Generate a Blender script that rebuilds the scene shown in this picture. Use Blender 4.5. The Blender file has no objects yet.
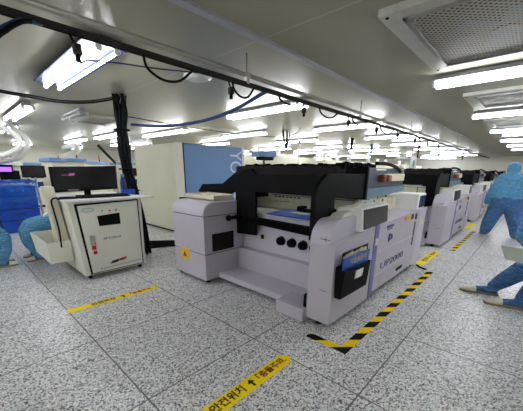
import bpy, bmesh, math, random
from mathutils import Vector, Matrix
random.seed(7)
scene = bpy.context.scene
col = scene.collection
PI = math.pi

# ------------------------------------------------------------------ helpers
def lin(c):
    return tuple(((v/255)/12.92 if v/255 <= .04045 else ((v/255+.055)/1.055)**2.4) for v in c)

def mat(name, rgb, rough=.5, metal=0.0, var=.06, scale=6.0, bump=0.0, bscale=40.0, spec=.5, alpha=1.0):
    m = bpy.data.materials.new(name); m.use_nodes = True
    nt = m.node_tree; N = nt.nodes; K = nt.links
    b = N['Principled BSDF']
    c = lin(rgb)
    tc = N.new('ShaderNodeTexCoord')
    nz = N.new('ShaderNodeTexNoise'); nz.inputs['Scale'].default_value = scale; nz.inputs['Detail'].default_value = 3
    K.new(tc.outputs['Object'], nz.inputs['Vector'])
    cr = N.new('ShaderNodeValToRGB')
    cr.color_ramp.elements[0].position = .3; cr.color_ramp.elements[1].position = .7
    cr.color_ramp.elements[0].color = tuple(max(0, v*(1-var)) for v in c) + (1,)
    cr.color_ramp.elements[1].color = tuple(min(1, v*(1+var)) for v in c) + (1,)
    K.new(nz.outputs['Fac'], cr.inputs['Fac']); K.new(cr.outputs['Color'], b.inputs['Base Color'])
    b.inputs['Roughness'].default_value = rough; b.inputs['Metallic'].default_value = metal
    b.inputs['Specular IOR Level'].default_value = spec
    if bump:
        n2 = N.new('ShaderNodeTexNoise'); n2.inputs['Scale'].default_value = bscale; n2.inputs['Detail'].default_value = 4
        K.new(tc.outputs['Object'], n2.inputs['Vector'])
        bp = N.new('ShaderNodeBump'); bp.inputs['Strength'].default_value = bump; bp.inputs['Distance'].default_value = .02
        K.new(n2.outputs['Fac'], bp.inputs['Height']); K.new(bp.outputs['Normal'], b.inputs['Normal'])
    if alpha < 1: b.inputs['Alpha'].default_value = alpha
    return m

def emit(name, rgb, strength):
    m = mat(name, rgb, .4)
    b = m.node_tree.nodes['Principled BSDF']
    b.inputs['Emission Color'].default_value = lin(rgb) + (1,)
    b.inputs['Emission Strength'].default_value = strength
    return m

def worldpos(o):
    p = Vector((0, 0, 0))
    while o: p += o.location; o = o.parent
    return p

class MB:
    """collects shapes given in world coordinates; build() links them as one mesh object"""
    def __init__(s): s.bm = bmesh.new()
    def box(s, x0, x1, y0, y1, z0, z1, bev=0, seg=2, smooth=False):
        g = bmesh.ops.create_cube(s.bm, size=1.0)['verts']
        for v in g:
            v.co = Vector(((x0+x1)/2+v.co.x*(x1-x0), (y0+y1)/2+v.co.y*(y1-y0), (z0+z1)/2+v.co.z*(z1-z0)))
        if bev:
            es = list({e for v in g for e in v.link_edges})
            bmesh.ops.bevel(s.bm, geom=es, offset=bev, segments=seg, profile=.5, affect='EDGES')
        return s
    def obox(s, c, ax, ay, az, bev=0):
        """oriented box: centre, three half-axis vectors"""
        c, ax, ay, az = map(Vector, (c, ax, ay, az))
        g = bmesh.ops.create_cube(s.bm, size=2.0)['verts']
        for v in g: v.co = c + ax*v.co.x + ay*v.co.y + az*v.co.z
        if bev:
            es = list({e for v in g for e in v.link_edges})
            bmesh.ops.bevel(s.bm, geom=es, offset=bev, segments=2, profile=.5, affect='EDGES')
        return s
    def prism(s, pts, axis, a0, a1, bev=0):
        """polygon pts in the plane normal to axis ('x': (y,z), 'y': (x,z), 'z': (x,y)) swept from a0 to a1"""
        def P(p, a): return {'x': (a, p[0], p[1]), 'y': (p[0], a, p[1]), 'z': (p[0], p[1], a)}[axis]
        A = [s.bm.verts.new(P(p, a0)) for p in pts]; B = [s.bm.verts.new(P(p, a1)) for p in pts]
        n = len(pts); fs = [s.bm.faces.new(A), s.bm.faces.new(B[::-1])]
        for i in range(n): fs.append(s.bm.faces.new((A[i], B[i], B[(i+1) % n], A[(i+1) % n])))
        bmesh.ops.recalc_face_normals(s.bm, faces=fs)
        if bev:
            es = list({e for f in fs for e in f.edges if e.calc_face_angle(0) > .6})
            bmesh.ops.bevel(s.bm, geom=es, offset=bev, segments=2, profile=.5, affect='EDGES')
        return s
    def hexa(s, p):
        """eight corners: bottom four then top four, same turn"""
        v = [s.bm.verts.new(q) for q in p]
        fs = [s.bm.faces.new([v[i] for i in f]) for f in ((3,2,1,0),(4,5,6,7),(0,1,5,4),(1,2,6,5),(2,3,7,6),(3,0,4,7))]
        bmesh.ops.recalc_face_normals(s.bm, faces=fs); return s
    def tube(s, pts, r, seg=8, caps=True, smooth_path=True):
        pts = [Vector(p) for p in pts]
        if smooth_path and len(pts) > 2: pts = catmull(pts, 5)
        rr = r if isinstance(r, (list, tuple)) else [r]*len(pts)
        if len(rr) != len(pts): rr = [rr[min(len(rr)-1, int(i*len(rr)/len(pts)))] for i in range(len(pts))]
        rings = []; up = None
        for i, p in enumerate(pts):
            t = (pts[min(i+1, len(pts)-1)] - pts[max(i-1, 0)]).normalized()
            if up is None: up = t.orthogonal().normalized()
            up = (up - t*up.dot(t)).normalized(); w = t.cross(up)
            rings.append([s.bm.verts.new(p + (up*math.cos(a) + w*math.sin(a))*rr[i]) for a in (2*PI*k/seg for k in range(seg))])
        for a, b in zip(rings, rings[1:]):
            for k in range(seg):
                f = s.bm.faces.new((a[k], a[(k+1) % seg], b[(k+1) % seg], b[k])); f.smooth = True
        if caps: s.bm.faces.new(rings[0][::-1]); s.bm.faces.new(rings[-1])
        return s
    def cyl(s, p0, p1, r, seg=16, r2=None):
        return s.tube([p0, p1], [r, r if r2 is None else r2], seg, True, False)
    def ball(s, c, r, sub=2, sc=(1, 1, 1)):
        g = bmesh.ops.create_icosphere(s.bm, subdivisions=sub, radius=1)['verts']
        for v in g: v.co = Vector(c) + Vector((v.co.x*r*sc[0], v.co.y*r*sc[1], v.co.z*r*sc[2]))
        for f in {f for v in g for f in v.link_faces}: f.smooth = True
        return s
    def build(s, name, m, parent=None, origin=None):
        off = worldpos(parent) if parent else (Vector(origin) if origin else Vector((0, 0, 0)))
        if not parent and origin is None and len(s.bm.verts):
            xs = [v.co.x for v in s.bm.verts]; ys = [v.co.y for v in s.bm.verts]; zs = [v.co.z for v in s.bm.verts]
            off = Vector(((min(xs)+max(xs))/2, (min(ys)+max(ys))/2, min(zs)))
        for v in s.bm.verts: v.co -= off
        me = bpy.data.meshes.new(name); s.bm.normal_update(); s.bm.to_mesh(me); s.bm.free()
        me.materials.append(m)
        o = bpy.data.objects.new(name, me); col.objects.link(o)
        if parent: o.parent = parent
        else: o.location = off
        return o

def catmull(p, n):
    out = []
    for i in range(len(p)-1):
        a, b, c, d = p[max(i-1, 0)], p[i], p[i+1], p[min(i+2, len(p)-1)]
        for k in range(n):
            t = k/n
            out.append(.5*((2*b) + (c-a)*t + (2*a-5*b+4*c-d)*t*t + (3*b-a-3*c+d)*t**3))
    out.append(p[-1]); return out

def tag(o, label, cat, group=None):
    o['label'] = label; o['category'] = cat
    if group: o['group'] = group
    return o
def thing(name, label, cat, loc, group=None):
    o = bpy.data.objects.new(name, None); o.empty_display_size = .1; col.objects.link(o); o.location = loc
    return tag(o, label, cat, group)
def struct(o): o['kind'] = 'structure'; return o
def copy_tree(o, parent=None):
    kids = list(o.children)
    c = o.copy(); col.objects.link(c)
    if parent: c.parent = parent
    for k in kids: copy_tree(k, c)
    return c
def lettering(body, size, m, parent, origin, xd, yd, name='lettering', ext=.0012, align='CENTER', sx=1.0, bold=0.0):
    """text laid on a surface: reads along xd, letter tops along yd"""
    cu = bpy.data.curves.new('text', 'FONT'); cu.body = body; cu.size = size; cu.extrude = ext; cu.offset = bold
    cu.align_x = align; cu.align_y = 'CENTER'
    t = bpy.data.objects.new('text', cu); col.objects.link(t)
    dg = bpy.context.evaluated_depsgraph_get(); dg.update()
    me = bpy.data.meshes.new_from_object(t.evaluated_get(dg))
    bpy.data.objects.remove(t)
    xd = Vector(xd).normalized(); yd = Vector(yd).normalized(); zd = xd.cross(yd)
    off = worldpos(parent) if parent else Vector((0, 0, 0))
    M = Matrix(((xd.x*sx, yd.x, zd.x, origin[0]-off.x), (xd.y*sx, yd.y, zd.y, origin[1]-off.y), (xd.z*sx, yd.z, zd.z, origin[2]-off.z), (0, 0, 0, 1)))
    me.transform(M); me.materials.clear(); me.materials.append(m)
    o = bpy.data.objects.new(name, me); col.objects.link(o); o.parent = parent
    return o

# ------------------------------------------------------------------ materials
M = {}
M['lav'] = mat('lavender_paint', (190, 184, 196), .45, var=.03, scale=3)
M['lav2'] = mat('pale_lavender_paint', (200, 195, 208), .42, var=.03, scale=3)
M['ivory'] = mat('ivory_paint', (226, 226, 212), .45, var=.03, scale=3)
M['white'] = mat('white_plastic', (236, 236, 232), .4, var=.02)
M['cream'] = mat('cream_paint', (216, 213, 190), .5, var=.03, scale=2)
M['creamdeck'] = mat('cream_deck_paint', (232, 230, 202), .5, var=.08, scale=14)
M['black'] = mat('black_plastic', (8, 9, 12), .6, var=.2, spec=.12)
M['matte'] = mat('matte_black', (10, 9, 10), .9, var=.2, bump=.3, bscale=60, spec=.08)
M['char'] = mat('charcoal_fabric', (44, 39, 42), .9, var=.15, bump=.5, bscale=30, spec=.1)
M['rubber'] = mat('black_rubber', (9, 9, 9), .8, spec=.2)
M['bluegrey'] = mat('blue_grey_paint', (66, 76, 92), .4, var=.05)
M['lbluegrey'] = mat('light_blue_grey_paint', (108, 136, 158), .4, var=.05)
M['bluepanel'] = mat('blue_panel', (108, 146, 192), .45, var=.03, scale=2)
M['screen'] = mat('dark_screen', (46, 41, 45), .2, var=.15)
M['bscreen'] = mat('navy_screen', (28, 52, 92), .12, var=.15)
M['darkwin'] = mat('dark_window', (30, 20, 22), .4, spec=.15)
M['yellow'] = mat('yellow_tape', (252, 222, 20), .6, var=.04, spec=.2)
M['ylabel'] = mat('yellow_label', (234, 190, 40), .5, var=.06)
M['ink'] = mat('black_ink', (28, 24, 22), .6)
M['brown'] = mat('brown_ink', (128, 50, 18), .6)
M['red'] = mat('red_ink', (190, 40, 40), .5)
M['magenta'] = mat('magenta_print', (196, 92, 160), .5)
M['teal'] = mat('teal_print', (110, 170, 160), .5)
M['navy'] = mat('navy_print', (78, 80, 132), .5)
M['violet'] = mat('violet_strip', (112, 112, 172), .45)
M['whitetext'] = mat('pale_lettering', (206, 222, 236), .5)
M['bluefilm'] = mat('blue_folder_card', (34, 86, 178), .35)
M['sheet'] = mat('blue_sheet', (24, 84, 190), .3, bump=.2, bscale=12)
M['steel'] = mat('brushed_steel', (176, 176, 172), .35, metal=.8)
M['alu'] = mat('painted_aluminium', (206, 205, 196), .45, metal=.1)
M['pipe'] = mat('grey_pipe', (176, 173, 164), .4, metal=.4)
M['track'] = mat('dark_track', (44, 39, 35), .7, spec=.2)
M['crate'] = mat('blue_crate_plastic', (16, 72, 178), .35, var=.18, scale=5, bump=.4, bscale=9)
M['cover'] = mat('blue_coverall_cloth', (106, 176, 222), .8, var=.16, scale=14, bump=.8, bscale=16)
M['cover2'] = mat('deep_blue_cloth', (78, 126, 180), .8, var=.16, scale=14, bump=.8, bscale=16)
def wrinkle(m, sc=9):
    nt = m.node_tree; N = nt.nodes; K = nt.links; b = N['Principled BSDF']
    tc = N.new('ShaderNodeTexCoord'); w = N.new('ShaderNodeTexWave'); w.bands_direction = 'Z'; w.inputs['Scale'].default_value = sc
    w.inputs['Distortion'].default_value = 9; w.inputs['Detail'].default_value = 2; w.inputs['Detail Scale'].default_value = 1.2
    K.new(tc.outputs['Object'], w.inputs['Vector'])
    bp = N.new('ShaderNodeBump'); bp.inputs['Strength'].default_value = 1; bp.inputs['Distance'].default_value = .02
    K.new(w.outputs['Fac'], bp.inputs['Height'])
    old = b.inputs['Normal'].links[0].from_socket; K.new(old, bp.inputs['Normal']); K.new(bp.outputs['Normal'], b.inputs['Normal'])
wrinkle(M['cover']); wrinkle(M['cover2'], 7)
M['skin'] = mat('skin', (214, 168, 140), .5)
M['shoe'] = mat('shoe_cream', (226, 224, 204), .55)
M['sole'] = mat('shoe_sole', (150, 132, 110), .7)
M['board'] = mat('pale_green_board', (196, 206, 190), .5)
M['tube'] = emit('fluorescent_tube', (250, 252, 255), 15.0)
M['dimtube'] = mat('unlit_tube', (232, 232, 224), .35)
M['purple'] = emit('purple_display', (120, 70, 230), 1.2)
M['duct'] = mat('white_duct_fabric', (226, 226, 222), .5, bump=.3, bscale=25)
M['orange'] = mat('orange_plastic', (150, 78, 40), .45)
M['cable'] = mat('black_cable', (9, 9, 11), .6, spec=.15)
M['bcable'] = mat('blue_cable', (34, 52, 108), .5)
M['seam'] = mat('dark_grey_seam', (70, 68, 66), .8)  # dark grey for joints, latches, markings and fine print
M['greenmark'] = mat('pale_green_patch', (150, 206, 160), .5)
M['reflector'] = mat('lamp_reflector', (176, 180, 186), .35)
M['bluereflector'] = mat('blue_grey_reflector', (48, 56, 92), .4)
M['kraft'] = mat('pale_card', (222, 214, 190), .7)

def film_mat():
    m = mat('clear_blue_film', (120, 178, 236), .08, scale=7, bump=1.0, bscale=14)
    for nd in m.node_tree.nodes:
        if nd.type == 'VALTORGB':
            e = nd.color_ramp.elements; e[0].position = .46; e[1].position = .68; e[0].color = lin((20, 84, 196)) + (1,); e[1].color = lin((64, 134, 222)) + (1,)  # lighter blue patches paint soft highlights into the film colour
    b = m.node_tree.nodes['Principled BSDF']; b.inputs['Alpha'].default_value = .55
    return m
M['film'] = film_mat()

def mesh_mat():
    m = bpy.data.materials.new('wire_mesh'); m.use_nodes = True; nt = m.node_tree; N = nt.nodes; K = nt.links
    b = N['Principled BSDF']; b.inputs['Base Color'].default_value = lin((190, 188, 178)) + (1,); b.inputs['Roughness'].default_value = .4; b.inputs['Metallic'].default_value = .3
    tc = N.new('ShaderNodeTexCoord'); acc = None
    for dirn in ('DIAGONAL', 'X'):
        w = N.new('ShaderNodeTexWave'); w.inputs['Scale'].default_value = 9; w.bands_direction = 'X' if dirn == 'X' else 'Y'
        mp = N.new('ShaderNodeMapping'); mp.inputs['Rotation'].default_value = (0, 0, PI/4)
        K.new(tc.outputs['Object'], mp.inputs['Vector']); K.new(mp.outputs['Vector'], w.inputs['Vector'])
        g = N.new('ShaderNodeMath'); g.operation = 'GREATER_THAN'; g.inputs[1].default_value = .74
        K.new(w.outputs['Fac'], g.inputs[0])
        if acc is None: acc = g
        else:
            mx = N.new('ShaderNodeMath'); mx.operation = 'MAXIMUM'; K.new(acc.outputs[0], mx.inputs[0]); K.new(g.outputs[0], mx.inputs[1]); acc = mx
    K.new(acc.outputs[0], b.inputs['Alpha'])
    return m
M['wire'] = mesh_mat()

def terrazzo():
    m = bpy.data.materials.new('terrazzo_floor'); m.use_nodes = True; nt = m.node_tree; N = nt.nodes; K = nt.links
    b = N['Principled BSDF']; b.inputs['Roughness'].default_value = .34; b.inputs['Specular IOR Level'].default_value = .5
    geo = N.new('ShaderNodeNewGeometry')
    def vor(scale, pos):
        v = N.new('ShaderNodeTexVoronoi'); v.inputs['Scale'].default_value = scale; v.inputs['Randomness'].default_value = 1
        K.new(geo.outputs['Position'], v.inputs['Vector'])
        sp = N.new('ShaderNodeSeparateColor'); K.new(v.outputs['Color'], sp.inputs['Color'])
        cr = N.new('ShaderNodeValToRGB'); cr.color_ramp.interpolation = 'CONSTANT'
        e = cr.color_ramp.elements
        e[0].position = 0; e[0].color = lin(pos[0][1]) + (1,)
        e[1].position = pos[1][0]; e[1].color = lin(pos[1][1]) + (1,)
        for p, c in pos[2:]:
            q = e.new(p); q.color = lin(c) + (1,)
        K.new(sp.outputs['Red'], cr.inputs['Fac']); return cr
    a = vor(112, [(0, (52, 54, 58)), (.11, (150, 150, 150)), (.25, (222, 222, 222)), (.58, (246, 246, 247)), (.88, (196, 196, 199))])
    c = vor(54, [(0, (110, 112, 118)), (.07, (250, 249, 250)), (.55, (232, 231, 232)), (.8, (244, 243, 244))])
    mx = N.new('ShaderNodeMix'); mx.data_type = 'RGBA'; mx.blend_type = 'MULTIPLY'; mx.inputs[0].default_value = .55
    K.new(a.outputs['Color'], mx.inputs[6]); K.new(c.outputs['Color'], mx.inputs[7])
    # tile joints, about one metre apart
    sx = N.new('ShaderNodeSeparateXYZ'); K.new(geo.outputs['Position'], sx.inputs[0]); acc = None
    for axis, o0 in (('X', .655), ('Y', .612)):
        s1 = N.new('ShaderNodeMath'); s1.operation = 'SUBTRACT'; s1.inputs[1].default_value = o0; K.new(sx.outputs[axis], s1.inputs[0])
        pp = N.new('ShaderNodeMath'); pp.operation = 'PINGPONG'; pp.inputs[1].default_value = .5125; K.new(s1.outputs[0], pp.inputs[0])
        lt = N.new('ShaderNodeMath'); lt.operation = 'LESS_THAN'; lt.inputs[1].default_value = .0055; K.new(pp.outputs[0], lt.inputs[0])
        if acc is None: acc = lt
        else:
            q = N.new('ShaderNodeMath'); q.operation = 'MAXIMUM'; K.new(acc.outputs[0], q.inputs[0]); K.new(lt.outputs[0], q.inputs[1]); acc = q
    m2 = N.new('ShaderNodeMix'); m2.data_type = 'RGBA'; K.new(acc.outputs[0], m2.inputs[0]); K.new(mx.outputs[2], m2.inputs[6])
    m2.inputs[7].default_value = lin((100, 99, 99)) + (1,)
    K.new(m2.outputs[2], b.inputs['Base Color'])
    return m

def ceiling_mat():
    m = mat('ceiling_panels', (164, 161, 142), .32, var=.03, scale=.7)
    nt = m.node_tree; N = nt.nodes; K = nt.links; b = N['Principled BSDF']
    src = b.inputs['Base Color'].links[0].from_socket
    geo = N.new('ShaderNodeNewGeometry'); sx = N.new('ShaderNodeSeparateXYZ'); K.new(geo.outputs['Position'], sx.inputs[0])
    s1 = N.new('ShaderNodeMath'); s1.operation = 'SUBTRACT'; s1.inputs[1].default_value = 2.17; K.new(sx.outputs['X'], s1.inputs[0])
    pp = N.new('ShaderNodeMath'); pp.operation = 'PINGPONG'; pp.inputs[1].default_value = 1.45; K.new(s1.outputs[0], pp.inputs[0])
    lt = N.new('ShaderNodeMath'); lt.operation = 'LESS_THAN'; lt.inputs[1].default_value = .006; K.new(pp.outputs[0], lt.inputs[0])
    mx = N.new('ShaderNodeMix'); mx.data_type = 'RGBA'; K.new(lt.outputs[0], mx.inputs[0]); K.new(src, mx.inputs[6]); mx.inputs[7].default_value = lin((196, 194, 184)) + (1,)
    K.new(mx.outputs[2], b.inputs['Base Color'])
    return m

def hazard():
    m = bpy.data.materials.new('hazard_stripes'); m.use_nodes = True; nt = m.node_tree; N = nt.nodes; K = nt.links
    b = N['Principled BSDF']; b.inputs['Roughness'].default_value = .7; b.inputs['Specular IOR Level'].default_value = .15
    geo = N.new('ShaderNodeNewGeometry'); sx = N.new('ShaderNodeSeparateXYZ'); K.new(geo.outputs['Position'], sx.inputs[0])
    a = N.new('ShaderNodeMath'); a.operation = 'ADD'; K.new(sx.outputs['X'], a.inputs[0]); K.new(sx.outputs['Y'], a.inputs[1])
    d = N.new('ShaderNodeMath'); d.operation = 'DIVIDE'; d.inputs[1].default_value = .31; K.new(a.outputs[0], d.inputs[0])
    f = N.new('ShaderNodeMath'); f.operation = 'FRACT'; K.new(d.outputs[0], f.inputs[0])
    g = N.new('ShaderNodeMath'); g.operation = 'GREATER_THAN'; g.inputs[1].default_value = .5; K.new(f.outputs[0], g.inputs[0])
    mx = N.new('ShaderNodeMix'); mx.data_type = 'RGBA'; K.new(g.outputs[0], mx.inputs[0])
    mx.inputs[6].default_value = lin((250, 214, 22)) + (1,); mx.inputs[7].default_value = lin((10, 9, 9)) + (1,)
    K.new(mx.outputs[2], b.inputs['Base Color'])
    return m
M['hazard'] = hazard()

# ------------------------------------------------------------------ the room
X0, X1, Y0, Y1, CZ = -5.0, 27.0, -5.0, 20.0, 2.6
struct(MB().box(X0-.1, X1+.1, Y0-.1, Y1+.1, -.1, 0).build('floor', terrazzo(), origin=(0, 0, 0)))
struct(MB().box(X0-.1, X1+.1, Y0-.1, Y1+.1, CZ, CZ+.1).build('ceiling', ceiling_mat(), origin=(0, 0, 0)))
M['wall'] = mat('wall_panels', (232, 231, 220), .5, var=.03, scale=1)
struct(MB().box(X1, X1+.1, Y0, Y1, 0, CZ).build('wall_far', M['wall'], origin=(0, 0, 0)))
struct(MB().box(X0-.1, X0, Y0, Y1, 0, CZ).build('wall_back', M['wall'], origin=(0, 0, 0)))
struct(MB().box(X0, X1, Y1, Y1+.1, 0, CZ).build('wall_left', M['wall'], origin=(0, 0, 0)))
struct(MB().box(X0, X1, Y0-.1, Y0, 0, CZ).build('wall_right', M['wall'], origin=(0, 0, 0)))
struct(MB().box(X0, X1, 1.985, 2.06, CZ-.02, CZ).build('trim_1', mat('joint_strip', (178, 180, 188), .35, metal=.2), origin=(0, 0, 0)))

# ------------------------------------------------------------------ fluorescent lamps
def lamp(x, y0, y1, label, lit=True, group='ceiling lamps', hw=.10, rm='reflector'):
    """twin-tube fixture along Y, centred on x"""
    t = thing('ceiling_lamp', label, 'ceiling lamp', (x, (y0+y1)/2, CZ), group)
    b = MB(); b.box(x-.05, x+.05, y0+.03, y1-.03, CZ-.055, CZ, .006).build('lamp_body', M[rm], t)
    r = MB(); r.prism([(x-hw, CZ-.06), (x-.045, CZ-.062), (x+.045, CZ-.062), (x+hw, CZ-.06), (x+hw, CZ-.052), (x+.05, CZ-.04), (x-.05, CZ-.04), (x-hw, CZ-.052)], 'y', y0, y1)
    r.build('reflector', M[rm], t)
    for s in (-1, 1):
        cx = x + s*.075
        k = MB().cyl((cx, y0+.04, CZ-.105), (cx, y1-.04, CZ-.105), .014, 10).build('tube', M['tube'] if lit else M['dimtube'], t)
        for y in (y0+.012, y1-.04): MB().box(cx-.022, cx+.022, y, y+.028, CZ-.125, CZ-.06, .004).build('socket', M['white'], k)
    return t
lamp(1.235, 2.97, 4.87, 'twin-tube ceiling lamp nearest the camera, above the ivory control cabinet', hw=.19, rm='bluereflector')
lamp(1.30, 6.75, 8.75, 'twin-tube lamp at the left edge of the photo, over the white exhaust ducts')
lamp(2.11, 6.6, 7.7, 'single unlit-looking short lamp on the ceiling left of the hanging cable bundle', lit=False)
lamp(3.85, 12.2, 14.5, 'small far lamp seen just above the curved white duct')
lamp(4.0, 9.5, 11.6, 'far lamp just left of the hanging cable bundle, above the leaning dark pole')
lamp(4.78, 7.2, 9.6, 'lamp over the white and blue cabinet, with the blue cable hanging across it')
lamp(4.22, 2.93, 4.82, 'large bright lamp above the nearest printer, behind the overhead track')
lamp(6.5, 5.87, 7.74, 'lamp above the right end of the blue cabinet panel')
lamp(6.9, 2.7, 4.55, 'third lamp along the overhead track, above the second printer')
lamp(9.0, 5.75, 7.6, 'lamp behind the red-tipped signal rod above the ovens')
far = 'small distant twin-tube lamp glowing far down the hall'
lamp(11.6, 8.9, 10.6, far, group='distant lamps')
lamp(9.55, 2.65, 4.35, 'fourth lamp along the overhead track, above the third printer')
for x in (12.3, 15.2, 18.2, 21.5): lamp(x, 2.8, 4.5, far, group='distant lamps')
for x in (11.8, 14.6, 17.4, 20.2): lamp(x, 5.8, 7.6, far, group='distant lamps')
for x in (8.0, 15.0, 19.0): lamp(x, 9.2, 11.0, far, group='distant lamps')
for x in (11.2, 17.2, 21.5): lamp(x, 9.2, 11.0, far, group='distant lamps')
for x in (13.5, 18.5, 23.5): lamp(x, 13.5, 15.4, far, group='distant lamps')
for x in (23.5, 25.5): lamp(x, 4.6, 6.4, far, group='distant lamps')
for x in (7.0, 11.0, 16.0): lamp(x, 13.5, 15.4, far, group='distant lamps')
for x in (1.2, 3.0, 5.0): lamp(x, 16.6, 18.4, far, group='distant lamps')
for x in (.4, 5.6): lamp(x, 12.6, 14.4, far, group='distant lamps')
lamp(1.6, 10.2, 12.0, far, group='distant lamps'); lamp(2.6, 15.5, 17.4, far, group='distant lamps')
rl = ['nearest lamp on the right ceiling, between the two large ventilation grilles', 'second lamp of the right-hand row, beyond the second ventilation grille',
      'third lamp of the right-hand row', 'fourth lamp of the right-hand row, small', 'fifth lamp of the right-hand row, tiny', 'last lamp of the right-hand row, a thin bright line']
for x, L in zip((4.33, 7.1, 9.85, 12.7, 15.2, 17.8), rl): lamp(x, -.75, 1.17, L, group='lamps of the right-hand row')
for x in (-1.6, -4.0):
    for y in (-.75, 2.95, 6.8): lamp(x, y, y+1.9, 'twin-tube ceiling lamp behind the camera', group='lamps behind the camera')
for x in (1.3, 4.3, 7.1, 9.9, 13): lamp(x, -4.2, -2.3, 'twin-tube ceiling lamp out of view to the right', group='lamps out of view on the right')

# ------------------------------------------------------------------ ceiling ventilation grilles
def grille(x0, x1, y0, y1, label, fan=True):
    t = thing('ventilation_grille', label, 'ventilation grille', ((x0+x1)/2, (y0+y1)/2, CZ), 'ceiling grilles')
    f = MB(); w = .13; z0 = CZ-.05
    f.box(x0, x1, y0, y0+w, z0, CZ, .006); f.box(x0, x1, y1-w, y1, z0, CZ, .006)
    f.box(x0, x0+w, y0+w, y1-w, z0, CZ, .006); f.box(x1-w, x1, y0+w, y1-w, z0, CZ, .006)
    f.build('grille_frame', M['alu'], t)
    i = MB(); a, b, c, d = x0+w, x1-w, y0+w, y1-w; q = .03
    i.box(a, b, c, c+q, z0-.012, CZ-.01); i.box(a, b, d-q, d, z0-.012, CZ-.01); i.box(a, a+q, c, d, z0-.012, CZ-.01); i.box(b-q, b, c, d, z0-.012, CZ-.01)
    i.build('inner_frame', M['steel'], t)
    MB().box(a, b, c, d, z0+.004, z0+.007).build('wire_mesh', M['wire'], t)
    MB().box(a, b, c, d, CZ-.006, CZ-.001).build('backing', mat('filter_backing', (92, 84, 70), .8, var=.25, scale=3), t)
    for sx in (x0+.05, x1-.05):
        for sy in (y0+.05, y1-.05): MB().cyl((sx, sy, z0-.006), (sx, sy, z0), .012, 10).build('screw', M['rubber'], t)
    if fan:
        cx, cy = x0+(x1-x0)*.55, y1-.66
        h = MB().cyl((cx, cy, CZ-.04), (cx, cy, CZ-.006), .09, 20).build('fan_hub', M['lbluegrey'], t)
        for k in range(6):
            an = k*PI/3+.3; d1 = Vector((math.cos(an), math.sin(an), 0)); d2 = Vector((-d1.y, d1.x, 0))
            MB().obox(Vector((cx, cy, CZ-.025))+d1*.24, d1*.15, d2*.075+Vector((0, 0, .008)), Vector((0, 0, .002))).build('fan_blade', M['lbluegrey'], t)
    return t
grille(2.36, 3.93, -.5, 1.075, 'largest ventilation grille with wire mesh at the top right corner')
grille(5.40, 6.62, -.3, 1.05, 'second ventilation grille, behind the nearest right-hand lamp')
grille(8.2, 9.4, -.3, 1.12, 'third ventilation grille, a thin dark strip beyond the second', False)
grille(2.35, 3.15, 7.1, 8.3, 'dark ventilation grille left of the hanging cable bundle', False)
grille(5.1, 6.2, 6.6, 8.4, 'dark ventilation grille above the blue cabinet panel', False)

# smoke detector
s = MB(); s.cyl((2.41, 3.32, CZ-.02), (2.41, 3.32, CZ), .17, 32); s.cyl((2.41, 3.32, CZ-.045), (2.41, 3.32, CZ-.02), .12, 32, .165)
tag(s.build('ceiling_speaker', M['white']), 'round white disc on the ceiling behind the overhead track', 'ceiling speaker')

# ------------------------------------------------------------------ overhead cable track
t = thing('overhead_track', 'long grey pipe and dark cable track running under the ceiling along the hall', 'cable track', (9, 2.35, 2.3))
MB().cyl((-3, 2.35, 2.412), (22, 2.35, 2.412), .021, 14).build('pipe', M['pipe'], t)
k = MB(); k.box(-3, 22, 2.33, 2.37, 2.318, 2.332); k.box(-3, 22, 2.326, 2.332, 2.312, 2.346); k.box(-3, 22, 2.368, 2.374, 2.312, 2.346)
k.build('track', M['track'], t)
for i in range(9):
    x = -2.9 + i*2.6
    h = MB(); h.cyl((x, 2.35, 2.33), (x, 2.35, CZ), .006, 8); h.build('hanger', M['steel'], t)
    MB().box(x-.02, x+.02, 2.322, 2.378, 2.33, 2.436, .006).build('clamp', M['pipe'], t)
def cable(name, label, pts, r=.012, m='cable', cat='cable', group=None):
    return tag(MB().tube(pts, r, 7).build(name, M[m]), label, cat, group)
# droppers and sockets along the track
for i, x in enumerate((.77, 2.08, 3.3, 4.5, 5.6, 6.7, 7.9, 9.0, 10.2)):
    lab = ['dark socket on a short lead hanging from the track above the nearest lamp', 'dark plug cluster hanging under the track near the round ceiling disc'] + ['plug dangling from the track, %s of those beyond the round disc' % w for w in ('first', 'second', 'third', 'fourth', 'fifth', 'sixth', 'seventh')]
    t = thing('hanging_socket', lab[i], 'socket', (x, 2.34, 2.19), 'sockets hanging from the track')
    MB().tube([(x-.03, 2.34, 2.315), (x-.02, 2.34, 2.28), (x, 2.34, 2.26)], .008, 6).build('lead', M['cable'], t)
    MB().box(x-.022, x+.022, 2.315, 2.365, 2.20, 2.262, .008).build('socket_body', M['track'], t)
    MB().cyl((x, 2.34, 2.16), (x, 2.34, 2.20), .016, 10).build('plug', M['rubber'], t)
for i, (x, w, d) in enumerate(((1.44, .22, .14), (2.25, .15, .12), (3.0, .2, .07), (3.9, .25, .1), (4.9, .3, .09), (6.1, .35, .12), (7.4, .3, .1), (8.6, .4, .12), (9.8, .4, .1))):
    lab = ['black double-looped cable sagging below the track right of the nearest lamp', 'black cable loop below the track by the plug cluster'] + ['small black cable loop under the track, %s of the distant loops' % q for q in ('first', 'second', 'third', 'fourth', 'fifth', 'sixth', 'last')]
    cable('cable_loop', lab[i], [(x-w, 2.34, 2.316), (x-w*.95, 2.32, 2.31-d*.6), (x-w*.4, 2.31, 2.31-d), (x+w*.3, 2.32, 2.31-d*.8), (x+w, 2.34, 2.316)], .010, group='cable loops under the track')
cable('cable', 'black cable dropping from the track at the top left edge', [(-.5, 2.34, 2.316), (-.3, 2.31, 2.2), (0, 2.30, 2.1), (.30, 2.30, 2.14), (.39, 2.30, 2.2), (.44, 2.30, 2.245), (.50, 2.31, 2.29), (.56, 2.34, 2.316)], .014)
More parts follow.
